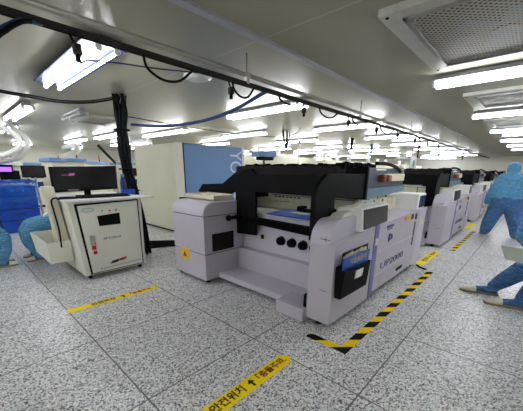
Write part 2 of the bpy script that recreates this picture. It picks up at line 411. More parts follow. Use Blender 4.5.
cable('cable', 'thin blue cable beside the black one at the top left edge', [(-.52, 2.36, 2.316), (-.2, 2.33, 2.2), (.1, 2.32, 2.15), (.34, 2.31, 2.2), (.42, 2.31, 2.25), (.49, 2.31, 2.295), (.6, 2.345, 2.316)], .009, 'bcable')
cable('cable', 'thin lead swinging in front of the nearest ceiling lamp', [(.775, 2.36, 2.17), (.80, 2.39, 2.175), (.84, 2.40, 2.20), (.93, 2.40, 2.215), (1.06, 2.40, 2.235), (1.21, 2.40, 2.25), (1.4, 2.39, 2.27), (1.75, 2.36, 2.313)], .005, 'bcable')
cable('cable', 'long black cable sagging below the nearest lamp to the hanging bundle', [(-1.4, 4.8, 2.6), (-.9, 4.8, 2.46), (.3, 4.8, 2.36), (.68, 4.8, 2.345), (.96, 4.8, 2.335), (1.28, 4.8, 2.33), (1.64, 4.8, 2.38), (1.99, 4.85, 2.49), (2.12, 4.95, 2.58)], .012)
cable('cable', 'second black cable just above the long sagging one', [(-1.5, 4.84, 2.6), (-.9, 4.84, 2.48), (.3, 4.84, 2.385), (.69, 4.84, 2.37), (1.0, 4.84, 2.365), (1.3, 4.84, 2.36), (1.65, 4.84, 2.41), (2.0, 4.9, 2.52), (2.14, 5.0, 2.585)], .010)
cable('cable', 'thick blue-black cable bundle swooping from the track to the hanging bundle', [(2.60, 2.36, 2.32), (2.72, 2.9, 2.255), (2.80, 3.5, 2.205), (2.72, 4.0, 2.165), (2.51, 4.5, 2.145), (2.25, 4.93, 2.18)], .022, 'bcable')
cable('cable', 'thin black wire from the hanging bundle across the ceiling to the right', [(2.25, 5.0, 2.30), (3.2, 5.0, 2.27), (4.6, 4.95, 2.25), (6.0, 4.9, 2.3), (6.6, 4.9, 2.45), (6.8, 4.9, 2.6)], .006)

# the hanging bundle behind the control cabinet
t = thing('cable_bundle', 'thick bundle of black cables hanging from the ceiling behind the ivory cabinet', 'cables', (2.2, 5.05, 0))
for i in range(14):
    a = i*2.4; r = .045+.06*((i*7) % 5)/5
    ox, oy = math.cos(a)*r, math.sin(a)*r
    def off(k, z, x, sc):
        q = a + k*.35 + .5*math.sin(i*1.9+k)
        return (x+math.cos(q)*r*sc, 5.05+math.sin(q)*r*sc, z)
    pts = [off(0, CZ, 2.18, 1.25), off(1, 2.35, 2.17, 1.1), off(2, 2.1, 2.14, .8), off(3, 1.8, 2.13, .95), off(4, 1.45, 2.15, .85), off(5, 1.15, 2.19, .9), off(6, .6, 2.24, 1.2), off(7, .02, 2.27, 1.3)]
    MB().tube(pts, .021, 7).build('cable', M['bcable'] if i % 5 == 0 else M['cable'], t)
k = MB()
for z, x in ((2.1, 2.14), (1.5, 2.145), (1.15, 2.19)):
    k.tube([(x+.115*math.cos(q), 5.05+.115*math.sin(q), z) for q in [2*PI*j/16 for j in range(17)]], .012, 6)
k.build('cable_tie', M['rubber'], t)
# bundle hanging from the ceiling above the printers
t = thing('cable_drop', 'pair of black cable strands hanging in a narrow V from the ceiling over the printers', 'cables', (6.9, 5.5, 2.1))
for i, (dx, dy) in enumerate(((-.13, 0), (-.10, .05), (.16, 0), (.12, .04), (.02, .02))):
    MB().tube([(6.95+dx, 5.5+dy, CZ), (6.96+dx*.8, 5.5+dy, 2.4), (6.96+dx*.3, 5.5, 2.2), (6.96+dx*.1, 5.5, 2.08)], .016, 7).build('cable', M['cable'], t)

# ------------------------------------------------------------------ the printers
def arc(cx, cz, r, a0, a1, n=7):
    return [(cx+r*math.cos(a0+(a1-a0)*i/n), cz+r*math.sin(a0+(a1-a0)*i/n)) for i in range(n+1)]
def tower(t, x0, x1, y0, y1, top, name):
    z1, z2 = .42, .925; R = .15
    c = MB(); c.box(x0+.012, x1-.01, y0+.012, y1-.012, .07, top-.1); c.build(name+'_core', M['seam'], t)
    MB().box(x0, x1, y0, y1, .06, z1-.004, .008).build(name+'_lower_panel', M['lav'], t)
    MB().box(x0, x1, y0, y1, z1+.004, z2-.004, .008).build(name+'_panel', M['lav'], t)
    MB().prism([(x0, z2+.004)] + arc(x0+R, top-R, R, PI, PI/2) + [(x1, top), (x1, z2+.004)], 'y', y0, y1, .008).build(name+'_cover', M['lav2'], t)

def make_printer():
    t = thing('solder_paste_printer', 'nearest lavender-grey printer with black hood, blue folder and document pocket on its side', 'machine', (2.2, 1.2, 0), 'printers in a row along the aisle')
    tower(t, 2.16, 2.95, 3.0, 3.74, 1.10, 'left_tower')
    MB().box(2.275, 2.60, 1.20, 1.47, .06, .86, .006).build('right_tower_panel', M['lav'], t)
    MB().prism([(2.275, .84)] + arc(2.275+.2, 1.065-.2, .2, PI, PI/2) + [(3.0, 1.065), (3.0, .84)], 'y', 1.27, 1.47, .006).build('right_tower_cover', M['lav2'], t)
    sm = MB(); sm.box(2.272, 2.276, 1.26, 1.36, .90, .905); sm.box(2.272, 2.276, 1.30, 1.304, .88, .925); sm.box(2.272, 2.276, 1.25, 1.33, .40, .404); sm.build('tower_marks', M['seam'], t)
    # levelling feet
    for x, y in ((2.26, 3.1), (2.26, 3.75), (2.36, 1.36), (5.05, 1.3), (5.05, 3.75), (3.3, 1.3)):
        MB().cyl((x, y, 0), (x, y, .07), .035, 12).build('foot', M['rubber'], t)
    # window and label on the left tower
    w = MB().box(2.285, 2.655, 2.988, 3.0, .45, .69).build('window', M['darkwin'], t)
    MB().box(2.192-.036, 2.192-.03, 3.37, 3.58, .27, .44).build('warning_label', M['ylabel'], t)
    k = MB(); k.prism([(3.43, .32), (3.52, .32), (3.475, .40)], 'x', 2.1535, 2.156); k.build('warning_symbol', M['brown'], t)
    # air cylinder between the left tower and the hood
    c = MB(); c.cyl((2.52, 2.93, .885), (2.8, 2.93, .885), .024, 12); c.ball((2.52, 2.93, .885), .042); c.cyl((2.66, 2.93, .885), (2.70, 2.93, .885), .036, 12)
    c.build('grip', M['black'], t)
    # centre: shelf, base, recessed panel
    MB().box(2.38, 2.76, 1.5, 3.0, .06, .135, .008).build('shelf', M['lav2'], t)
    MB().box(2.22, 2.52, 1.47, 1.83, .015, .16, .01).build('foot_block', M['lav'], t)
    MB().box(2.28, 2.34, 1.475, 1.515, .13, .30, .012).build('pedal', M['black'], t)
    MB().box(2.75, 3.0, 1.47, 3.0, .06, .43, .006).build('base_panel', M['lav'], t)
    MB().box(2.86, 3.0, 1.47, 3.0, .43, .93, .004).build('recessed_panel', M['lav2'], t)
    for y in (2.28, 2.105, 1.935, 1.77):
        k = MB(); k.cyl((2.855, y, .63), (2.80, y, .63), .062, 20, .05); k.box(2.775, 2.80, y-.012, y+.012, .60, .66, .004)
        k.build('knob', M['black'], t)
    sw = MB().box(2.85, 2.86, 2.57, 2.65, .585, .67).build('switch_plate', M['kraft'], t)
    MB().box(2.838, 2.85, 2.585, 2.635, .60, .66, .004).build('rocker', M['black'], sw)
    # main body and aisle side panels
    MB().box(3.0, 5.15, 1.30, 3.86, .07, .93, .006).build('main_body', M['lav'], t)
    s = MB(); s.hexa([(2.58, 1.20, .06), (3.15, 1.20, .06), (3.15, 1.30, .06), (2.58, 1.30, .06), (2.58, 1.20, .875), (3.15, 1.20, .925), (3.15, 1.30, .925), (2.58, 1.30, .875)])
    s.hexa([(2.28, 1.201, .855), (2.60, 1.201, .855), (2.60, 1.28, .855), (2.28, 1.28, .855), (2.28, 1.201, .861), (2.60, 1.201, .877), (2.60, 1.28, .877), (2.28, 1.28, .861)])
    sp = s.build('side_panel', M['lav'], t)
    es = MB(); es.box(3.15, 3.26, 1.192, 1.30, .05, .932, .004); es.build('edge_strip', M['violet'], t)
    MB().box(3.17, 3.25, 1.188, 1.192, .70, .78).build('strip_label', M['kraft'], t)
    mp = MB().hexa([(3.26, 1.20, .10), (4.80, 1.20, .10), (4.80, 1.30, .10), (3.26, 1.30, .10), (3.26, 1.20, .925), (4.80, 1.20, .962), (4.80, 1.30, .962), (3.26, 1.30, .925)]).build('door_panel', M['lav'], t)
    ln = MB()
    for z in (.59, .30): ln.box(3.27, 4.62, 1.194, 1.2, z-.006, z+.006)
    ln.build('trim_line', M['lav2'], t)
    lettering('UP2000', .125, M['navy'], t, (3.86, 1.197, .385), (1, 0, 0), (0, 0, 1), ext=.002, sx=2.1)
    MB().box(4.08, 4.32, 1.193, 1.2, .17, .21).build('handle_slot', M['black'], t)
    e = MB(); e.tube([(3.66+.045*math.cos(a), 1.195, .73+.032*math.sin(a)) for a in [2*PI*i/16 for i in range(17)]], .009, 6); e.box(3.605, 3.622, 1.192, 1.2, .675, .775)
    e.build('emblem', M['navy'], t)
    e = MB(); e.box(3.5, 3.72, 1.194, 1.2, .855, .885); e.box(3.53, 3.68, 1.194, 1.2, .83, .843); e.build('nameplate', M['navy'], t)
    MB().box(4.15, 4.40, 1.194, 1.2, .875, .92).build('caution_label', M['ylabel'], t)
    MB().box(4.42, 4.50, 1.193, 1.2, .86, .93).build('latch', M['seam'], t); MB().box(4.60, 4.68, 1.193, 1.2, .84, .92).build('latch', M['seam'], t)
    e = MB(); e.box(4.62, 4.645, 1.192, 1.2, .45, .80); e.build('door_grip', M['seam'], t)
    MB().box(4.81, 5.18, 1.205, 1.30, .08, .93, .006).build('end_panel', M['lav2'], t)
    MB().box(4.86, 5.12, 1.199, 1.205, .72, .80).build('end_label', M['kraft'], t)
    # top deck
    MB().hexa([(3.0, 1.203, .90), (5.18, 1.203, .90), (5.18, 1.56, .90), (3.0, 1.56, .90), (3.0, 1.203, .921), (5.18, 1.203, .97), (5.18, 1.56, .97), (3.0, 1.56, .921)]).build('top_ledge', M['lav2'], t)
    MB().box(2.87, 3.42, 1.47, 3.86, .93, .95).build('work_table', M['white'], t)
    MB().box(3.42, 5.0, 1.56, 3.80, .93, 1.17, .008).build('printing_deck', M['creamdeck'], t)
    c = MB(); c.box(3.412, 3.42, 1.6, 2.95, 1.15, 1.158); c.box(3.405, 3.42, 2.10, 2.112, .95, 1.165); c.box(3.414, 3.42, 2.6, 2.9, 1.06, 1.066)
    for i in range(7): c.box(3.414, 3.42, 2.42+i*.07, 2.46+i*.07, 1.12, 1.138)
    c.build('deck_markings', M['seam'], t)
    c = MB()
    for i in range(9): c.box(3.50+i*.1, 3.535+i*.1, 1.552, 1.56, 1.05+.05*(i % 3), 1.08+.05*(i % 3))
    c.build('deck_screws', M['seam'], t)
    MB().box(4.40, 4.62, 1.55, 1.56, 1.03, 1.15).build('deck_label', M['kraft'], t)
    # gantry behind the hood, with its blue-grey end facing the aisle
    MB().box(3.95, 4.62, 1.95, 3.70, 1.235, 1.53, .01).build('gantry', M['black'], t)
    MB().box(3.42, 4.66, 1.46, 1.80, 1.31, 1.545, .01).build('gantry_end', M['bluegrey'], t)
    MB().hexa([(3.42, 1.45, 1.175), (4.72, 1.45, 1.235), (4.72, 1.79, 1.235), (3.42, 1.79, 1.175), (3.42, 1.45, 1.309), (4.72, 1.45, 1.309), (4.72, 1.79, 1.309), (3.42, 1.79, 1.309)]).build('gantry_rail', M['lbluegrey'], t)
    MB().box(3.375, 3.42, 1.455, 2.0, 1.18, 1.56, .006).build('gantry_cover', M['black'], t)
    MB().box(3.62, 3.92, 1.452, 1.462, 1.515, 1.535).build('white_label', M['white'], t)
    MB().box(3.88, 4.60, 1.43, 1.46, 1.38, 1.475, .004).build('connector_plate', M['kraft'], t)
    for x, m in ((3.78, 'brown'), (3.95, 'orange')):
        MB().box(x-.06, x+.06, 1.39, 1.46, 1.375, 1.465, .02).build('connector', M[m], t)
    MB().tube([(3.75, 1.52, 1.60), (4.0, 1.49, 1.60), (4.2, 1.46, 1.575), (4.4, 1.45, 1.53), (4.45, 1.45, 1.50)], .022, 8).build('connector_cable', M['cable'], t)
    # safety hood
    r0 = lambda i: .825+i*.003
    h = MB(); hx0, hx1 = 2.73, 2.77
    h.prism([(2.64, .66), (3.02, .64), (3.02, 1.43), (2.82, 1.52), (2.72, 1.52), (2.64, 1.455)], 'x', hx0, hx1, .004)
    h.prism([(1.53, .84), (1.76, .74), (1.76, 1.455), (1.53, 1.44)], 'x', hx0, hx1, .004)
    h.box(hx0, hx1, 1.75, 2.65, 1.235, 1.455)
    h.build('hood_front', M['black'], t)
    r = MB(); r.hexa([(2.70, 1.60, .79), (2.79, 1.60, .79), (2.79, 2.80, .83), (2.70, 2.80, .83), (2.70, 1.60, .885), (2.79, 1.60, .885), (2.79, 2.80, .905), (2.70, 2.80, .905)])
    for i in range(9): r.box(2.685, 2.70, 1.78+i*.105, 1.82+i*.105, r0(i), r0(i)+.05)
    r.build('hood_rail', M['matte'], t)
    h = MB(); h.prism([(2.33, .85), (2.70, .85), (2.70, 1.24), (3.52, 1.18), (3.47, 1.475), (2.52, 1.475), (2.36, 1.36), (2.33, 1.28)], 'y', 1.475, 1.525, .004)
    h.build('hood_side', M['black'], t)
    b = MB(); b.box(2.77, 2.99, 1.53, 3.05, 1.24, 1.555, .02); b.build('hood_housing', M['char'], t)
    # bellows on the housing, one rib after another
    b = MB(); y = 1.5; i = 0
    while y < 2.95:
        b.cyl((2.90, y, 1.551+.006*math.sin(i*1.7)), (2.90, y+.05, 1.551+.006*math.sin(i*1.7)), .026+.005*(i % 2), 8); y += .055; i += 1
    x = 2.9; i = 0
    while x < 3.7:
        b.cyl((x, 1.53, 1.567+.006*math.sin(i*1.3)), (x+.05, 1.53, 1.567+.006*math.sin(i*1.3)), .026+.005*(i % 2), 8); x += .055; i += 1
    b.build('cable_chain', M['matte'], t)
    # sloping rear cover on the left
    a = MB(); a.prism([(2.98, 1.555), (3.20, 1.535), (3.62, 1.30), (4.15, 1.27), (4.28, 1.15), (4.12, 1.10), (3.02, 1.14)], 'x', 3.0, 3.06, .006)
    a.prism([(3.0, 1.50), (3.18, 1.49), (3.6, 1.26), (3.62, 1.12), (3.02, 1.12)], 'x', 3.06, 3.44)
    a.build('rear_cover', M['black'], t)
    MB().hexa([(3.0, 3.85, 1.06), (3.35, 3.85, 1.06), (3.35, 4.80, .97), (3.0, 4.90, .97), (3.0, 3.85, 1.09), (3.35, 3.85, 1.09), (3.35, 4.80, 1.0), (3.0, 4.90, 1.0)]).build('side_wing', M['matte'], t)
    # operator displays standing on the ledge
    d = MB().hexa([(2.83, 1.215, .905), (3.54, 1.215, .93), (3.54, 1.44, .93), (2.76, 1.44, .905), (2.80, 1.225, 1.15), (3.52, 1.225, 1.15), (3.52, 1.44, 1.15), (2.70, 1.44, 1.15)])
    dd = d.build('operator_display', M['white'], t)
    MB().hexa([(2.87, 1.208, .92), (3.51, 1.208, .94), (3.51, 1.222, .94), (2.87, 1.222, .92), (2.845, 1.217, 1.13), (3.49, 1.217, 1.13), (3.49, 1.232, 1.13), (2.845, 1.232, 1.13)]).build('screen', M['screen'], dd)
    dd = MB().box(4.78, 5.17, 1.24, 1.56, .95, 1.19, .012).build('side_display', M['white'], t)
    MB().box(4.85, 5.13, 1.233, 1.24, .985, 1.16).build('screen', M['bscreen'], dd)
    return t
printer = make_printer()
others = []
for i, lab in enumerate(['second printer along the aisle, partly behind the nearest one', 'third printer along the aisle, beside the standing worker in blue',
                         'fourth printer along the aisle, small in the distance', 'fifth and farthest printer of the row']):
    c = copy_tree(printer); c.location = (2.2+4.45*(i+1), 1.2, 0); c['label'] = lab; others.append(c)

# dark plate as painted shade behind the documents, on the nearest printer only
MB().box(2.42, 2.99, 1.194, 1.201, .55, .765).build('pocket_shade', M['darkwin'], printer)
d = MB()
for i, x in enumerate((2.45, 2.55, 2.66, 2.77, 2.86)):
    d.obox((x+.03, 1.19, .70+.012*(i % 2)), (.045, 0, .008), (0, .006, 0), (-.006, 0, .035))
d.build('paper_slips', M['kraft'], printer)

# things on the nearest printer
t = thing('document_pocket', 'black document pocket hung on the side of the nearest printer', 'document holder', (2.6, 1.15, .34))
pk = MB()
pk.hexa([(2.32, 1.13, .35), (2.90, 1.13, .335), (2.90, 1.136, .335), (2.32, 1.136, .35), (2.30, 1.10, .64), (2.87, 1.10, .62), (2.87, 1.106, .62), (2.30, 1.106, .64)])
pk.hexa([(2.32, 1.184, .35), (2.90, 1.184, .335), (2.90, 1.193, .335), (2.32, 1.193, .35), (2.30, 1.184, .66), (2.87, 1.184, .64), (2.87, 1.193, .64), (2.30, 1.193, .66)])
for xa, za, xb, zb in ((2.32, .35, 2.30, .64), (2.894, .335, 2.864, .62)):
    pk.hexa([(xa, 1.13, za), (xa+.006, 1.13, za), (xa+.006, 1.19, za), (xa, 1.19, za), (xb, 1.10, zb), (xb+.006, 1.10, zb), (xb+.006, 1.19, zb), (xb, 1.19, zb)])
pk.hexa([(2.32, 1.13, .345), (2.90, 1.13, .33), (2.90, 1.19, .33), (2.32, 1.19, .345), (2.32, 1.13, .352), (2.90, 1.13, .337), (2.90, 1.19, .337), (2.32, 1.19, .352)])
pk.build('pocket', M['black'], t)
MB().hexa([(2.54, 1.104, .50), (2.70, 1.104, .495), (2.70, 1.122, .495), (2.54, 1.122, .50), (2.54, 1.096, .585), (2.70, 1.096, .58), (2.70, 1.118, .58), (2.54, 1.118, .585)]).build('pocket_label', M['white'], t)
t = thing('folder', 'blue folder with yellow lettering standing in the black document pocket', 'folder', (2.58, 1.14, .35))
MB().hexa([(2.34, 1.142, .355), (2.86, 1.142, .34), (2.86, 1.158, .34), (2.34, 1.158, .355), (2.30, 1.112, .752), (2.85, 1.112, .742), (2.85, 1.130, .742), (2.30, 1.130, .752)]).build('folder_cover', M['bluefilm'], t)
lettering('작업표준서', .062, M['ylabel'], t, (2.60, 1.1165, .692), (1, 0, -.015), (0, -.075, 1), sx=1.25)

t = thing('blue_sheet', 'blue sheet lying on the work table of the nearest printer', 'sheet', (2.95, 2.1, .95))
s = MB(); s.hexa([(2.80, 1.64, .951), (3.34, 1.64, .951), (3.34, 2.62, .951), (2.82, 2.52, .951), (2.80, 1.64, .975), (3.34, 1.64, .98), (3.34, 2.62, .972), (2.82, 2.52, .962)])
s.build('sheet', M['sheet'], t)
t = thing('squeegee_bar', 'black bar with clips lying on the blue sheet', 'tool', (3.2, 2.0, .98))
b = MB(); b.box(3.18, 3.26, 1.66, 2.30, .98, 1.02, .008); b.build('bar', M['black'], t)
for y in (1.8, 2.02, 2.24): MB().box(3.15, 3.29, y-.04, y+.04, .985, 1.05, .012).build('clip', M['matte'], t)
tag(MB().hexa([(3.0, 2.0, .977), (3.12, 1.98, .978), (3.14, 2.28, .976), (3.02, 2.3, .975), (3.0, 2.0, .984), (3.12, 1.98, .985), (3.14, 2.28, .983), (3.02, 2.3, .982)]).build('card', M['board']), 'small pale card lying on the blue sheet', 'card')

t = thing('scanner', 'cream handheld scanner lying on the right tower of the nearest printer', 'scanner', (2.75, 1.38, 1.06))
MB().prism([(2.55, 1.06), (2.95, 1.06), (2.95, 1.10), (2.80, 1.12), (2.62, 1.10)], 'y', 1.31, 1.45, .012).build('scanner_base', M['ivory'], t)
MB().obox((2.84, 1.345, 1.14), (.14, -.03, .05), (.01, .03, 0), (-.004, 0, .014), .008).build('scanner_head', M['ivory'], t)
MB().tube([(2.93, 1.35, 1.09), (3.0, 1.36, 1.10), (3.02, 1.37, 1.00)], .016, 8).build('scanner_cord', M['cable'], t)
t = thing('card_tray', 'flat pale cardboard tray on top of the left tower', 'tray', (2.62, 3.5, 1.10))
b = MB(); b.box(2.44, 2.86, 3.12, 3.83, 1.10, 1.112); b.box(2.44, 2.45, 3.12, 3.83, 1.10, 1.165); b.box(2.85, 2.86, 3.12, 3.83, 1.10, 1.165); b.box(2.44, 2.86, 3.12, 3.13, 1.10, 1.165); b.box(2.44, 2.86, 3.82, 3.83, 1.10, 1.165)
b.build('tray_base', M['kraft'], t)
MB().box(2.5, 2.8, 3.25, 3.75, 1.112, 1.15, .01).build('tray_filling', M['cream'], t)
t = thing('tape_roll', 'light blue roll standing on the left tower beside the black hood', 'tape roll', (2.78, 3.06, 1.10))
k = MB(); k.tube([(2.78, 3.07+.04*math.cos(a), 1.152+.04*math.sin(a)) for a in [2*PI*i/20 for i in range(21)]], .016, 8, smooth_path=False); k.build('roll', mat('light_blue_tape', (150, 200, 232), .4), t)
MB().cyl((2.772, 3.07, 1.152), (2.788, 3.07, 1.152), .03, 16).build('core', M['white'], t)

# ------------------------------------------------------------------ ivory control cabinet on the left
t = thing('control_cabinet', 'ivory control cabinet on casters with a black monitor on top', 'cabinet', (1.5, 4.9, 0))
cb = MB(); cb.hexa([(1.10, 4.315, .07), (1.955, 4.315, .07), (1.955, 5.45, .07), (1.10, 5.45, .07), (1.03, 4.315, 1.09), (1.985, 4.315, 1.09), (1.985, 5.45, 1.09), (1.03, 5.45, 1.09)])
cb.build('cabinet_body', M['ivory'], t)
g = MB(); g.hexa([(1.165, 4.304, .085), (1.918, 4.304, .085), (1.918, 4.316, .085), (1.165, 4.316, .085), (1.10, 4.304, 1.058), (1.935, 4.304, 1.075), (1.935, 4.316, 1.075), (1.10, 4.316, 1.058)])
g.build('door_gasket', M['rubber'], t)
d = MB(); d.hexa([(1.185, 4.290, .10), (1.898, 4.290, .10), (1.898, 4.305, .10), (1.185, 4.305, .10), (1.128, 4.290, 1.035), (1.912, 4.290, 1.058), (1.912, 4.305, 1.058), (1.128, 4.305, 1.035)])
door = d.build('door', M['ivory'], t)
MB().hexa([(1.355, 4.284, .745), (1.64, 4.284, .745), (1.64, 4.291, .745), (1.355, 4.291, .745), (1.345, 4.284, .885), (1.64, 4.284, .905), (1.64, 4.291, .905), (1.345, 4.291, .885)]).build('display_window', M['black'], door)
for x, m in ((1.42, 'teal'), (1.515, 'red'), (1.60, 'ink')): MB().cyl((x, 4.283, .945), (x, 4.291, .945), .012, 10).build('indicator', M[m], door)
MB().box(1.212, 1.275, 4.278, 4.291, .50, .63, .006).build('door_lock', M['pipe'], door)
MB().box(1.222, 1.272, 4.286, 4.291, .43, .485).build('red_label', M['red'], door)
MB().box(1.232, 1.278, 4.286, 4.291, .365, .41).build('red_label', M['red'], door)
lettering('AP-Control', .05, M['ink'], door, (1.50, 4.289, .565), (1, 0, .03), (0, 0, 1))
e = MB(); e.tube([(1.245+.07*math.cos(a), 4.288, .975+.025*math.sin(a)) for a in [2*PI*i/20 for i in range(21)]], .004, 5, smooth_path=False); e.build('logo_oval', M['teal'], door)
e = MB(); e.hexa([(1.42, 4.285, .185), (1.53, 4.285, .195), (1.53, 4.291, .195), (1.42, 4.291, .185), (1.46, 4.285, .225), (1.56, 4.285, .235), (1.56, 4.291, .235), (1.46, 4.291, .225)]); e.build('logo_dark', M['ink'], door)
e = MB(); e.hexa([(1.54, 4.285, .20), (1.64, 4.285, .21), (1.64, 4.291, .21), (1.54, 4.291, .20), (1.57, 4.285, .24), (1.67, 4.285, .25), (1.67, 4.291, .25), (1.57, 4.291, .24)]); e.build('logo_red', M['red'], door)
e = MB()
for i in range(16): e.box(1.29+i*.037, 1.315+i*.037, 4.287, 4.291, .135+i*.0015, .143+i*.0015)
e.build('fine_print', M['seam'], door)
MB().prism([(.99, 4.22), (2.17, 4.26), (2.02, 4.60), (2.02, 5.47), (.99, 5.47)], 'z', 1.092, 1.119, .004).build('top_plate', M['white'], t)
MB().hexa([(.93, 4.62, .42), (1.06, 4.62, .42), (1.06, 4.80, .42), (.93, 4.80, .42), (.875, 4.62, 1.27), (.985, 4.62, 1.27), (.985, 4.80, 1.27), (.875, 4.80, 1.27)]).build('side_post', M['cream'], t)
MB().tube([(1.0, 4.60, 1.13), (.93, 4.60, 1.10), (.935, 4.605, .95), (.95, 4.605, .7), (.94, 4.605, .46)], .010, 7).build('side_cord', M['cable'], t)
# open sheet-metal hopper on the left side
h = MB()
tl = [(.775, 4.60), (1.06, 4.60), (1.06, 5.62), (.775, 5.62)]; bl = [(.79, 4.62), (1.06, 4.62), (1.06, 5.50), (.79, 5.50)]
zt, zb, th = .545, .25, .012
v = h.bm.verts
T = [v.new((x, y, zt)) for x, y in tl]; B = [v.new((x, y, zb)) for x, y in bl]
Ti = [v.new((x+(th if x < 1 else -th), y+(th if y < 5 else -th), zt)) for x, y in tl]; Bi = [v.new((x+(th if x < 1 else -th), y+(th if y < 5 else -th), zb+th)) for x, y in bl]
for i in range(4):
    j = (i+1) % 4
    h.bm.faces.new((B[i], B[j], T[j], T[i])); h.bm.faces.new((Bi[j], Bi[i], Ti[i], Ti[j])); h.bm.faces.new((T[i], T[j], Ti[j], Ti[i]))
h.bm.faces.new(B[::-1]); h.bm.faces.new(Bi)
bmesh.ops.recalc_face_normals(h.bm, faces=h.bm.faces[:])
h.build('side_tray', M['ivory'], t)
for x, y in ((1.17, 4.40), (1.89, 4.40), (1.17, 5.36), (1.89, 5.36)):
    c = MB().cyl((x-.018, y, .035), (x+.018, y, .035), .035, 14).build('caster', M['rubber'], t)
    MB().box(x-.028, x+.028, y-.02, y+.03, .045, .072).build('caster_fork', M['steel'], c)

t = thing('monitor', 'wide black monitor standing on the ivory control cabinet', 'monitor', (1.4, 4.75, 1.12))
MB().obox((1.405, 4.70, 1.365), (.42, 0.0, .012), (0, .02, .003), (0, -.008, .165), .008).build('monitor_case', M['black'], t)
MB().obox((1.405, 4.678, 1.372), (.405, 0, .012), (0, .002, 0), (0, -.008, .145)).build('screen', mat('monitor_screen', (16, 16, 18), .25), t)
MB().box(1.37, 1.45, 4.72, 4.76, 1.13, 1.3, .006).build('stand_neck', M['black'], t)
MB().box(1.27, 1.55, 4.62, 4.82, 1.119, 1.135, .006).build('stand_foot', M['black'], t)
MB().hexa([(1.11, 4.668, 1.41), (1.18, 4.668, 1.412), (1.18, 4.674, 1.412), (1.11, 4.674, 1.41), (1.11, 4.668, 1.418), (1.18, 4.668, 1.42), (1.18, 4.674, 1.42), (1.11, 4.674, 1.418)]).build('screen_line', M['magenta'], t)
MB().hexa([(1.185, 4.667, 1.405), (1.26, 4.667, 1.41), (1.26, 4.673, 1.41), (1.185, 4.673, 1.405), (1.20, 4.667, 1.437), (1.27, 4.667, 1.44), (1.27, 4.673, 1.44), (1.20, 4.673, 1.437)]).build('screen_logo', M['magenta'], t)
MB().box(1.16, 1.29, 4.675, 4.679, 1.212, 1.222).build('bezel_marks', M['pipe'], t)
t = thing('keyboard', 'black keyboard on the cabinet top in front of the monitor', 'keyboard', (1.6, 4.45, 1.12))
MB().hexa([(1.20, 4.34, 1.123), (1.86, 4.36, 1.123), (1.86, 4.56, 1.128), (1.20, 4.54, 1.128), (1.20, 4.34, 1.138), (1.86, 4.36, 1.138), (1.86, 4.56, 1.152), (1.20, 4.54, 1.152)]).build('keyboard_case', M['black'], t)
k = MB()
for r in range(4):
    for c in range(14): k.box(1.225+c*.044, 1.262+c*.044, 4.365+r*.044, 4.40+r*.044, 1.139+r*.0035, 1.146+r*.0035)
k.build('keys', M['char'], t)
tag(MB().tube([(1.20, 4.45, 1.13), (1.08, 4.36, 1.14), (1.0, 4.42, 1.135), (.985, 4.52, 1.12)], .017, 7).build('keyboard_cable', M['cable']), 'thick black cable curling over the left front corner of the cabinet top', 'cable')
t = thing('bottle', 'small bottle with pale cap beside the monitor on the cabinet', 'bottle', (1.925, 4.72, 1.12))
MB().tube([(1.925, 4.72, 1.126), (1.925, 4.72, 1.30), (1.925, 4.72, 1.36), (1.925, 4.72, 1.385)], [.045, .045, .03, .022], 14, True, False).build('bottle_body', M['bcable'], t)
MB().cyl((1.925, 4.72, 1.385), (1.925, 4.72, 1.43), .026, 14).build('cap', M['lbluegrey'], t)
tag(MB().box(1.86, 2.06, 4.62, 4.70, 1.127, 1.20, .015).build('cloth_bundle', M['crate']), 'dark blue folded cloth on the right end of the cabinet top', 'cloth')
tag(MB().box(1.78, 1.84, 4.62, 4.66, 1.126, 1.175, .01).build('small_box', M['teal']), 'small pale teal box at the foot of the monitor', 'box')

# ------------------------------------------------------------------ white and blue cabinet machine behind
t = thing('screening_cabinet', 'tall cream cabinet machine with a large blue side panel', 'machine', (4.8, 7.1, 0))
MB().box(3.72, 5.82, 6.14, 8.15, .04, 2.08, .012).build('cabinet_body', M['cream'], t)
MB().box(3.705, 3.915, 6.10, 6.14, .05, 2.095, .006).build('corner_post', M['ivory'], t)
MB().box(3.95, 5.78, 6.105, 6.14, .25, 2.085, .006).build('blue_panel', M['bluepanel'], t)
MB().box(3.918, 3.948, 6.115, 6.14, .05, 2.09).build('panel_gap', M['rubber'], t)
MB().box(5.785, 5.86, 6.10, 6.14, .05, 2.10, .004).build('end_post', M['white'], t)
lettering('YO', .58, M['whitetext'], t, (5.53, 6.102, 1.70), (0, 0, -1), (1, 0, 0), ext=.002, sx=.72)
MB().box(3.75, 5.8, 6.2, 8.1, 0, .05).build('plinth', M['rubber'], t)
for i in range(4):
    lab = ['uppermost', 'second', 'third', 'lowest'][i]
    cable('floor_cable', 'black cable on the floor between the ivory cabinet and the printer, %s of four' % lab, [(2.3, 5.15+i*.12, .03), (2.55, 5.35+i*.2, .02), (2.9, 5.2+i*.17, .02), (3.3, 4.9+i*.16, .02), (3.55, 4.6+i*.2, .02)], .022, group='cables on the floor')

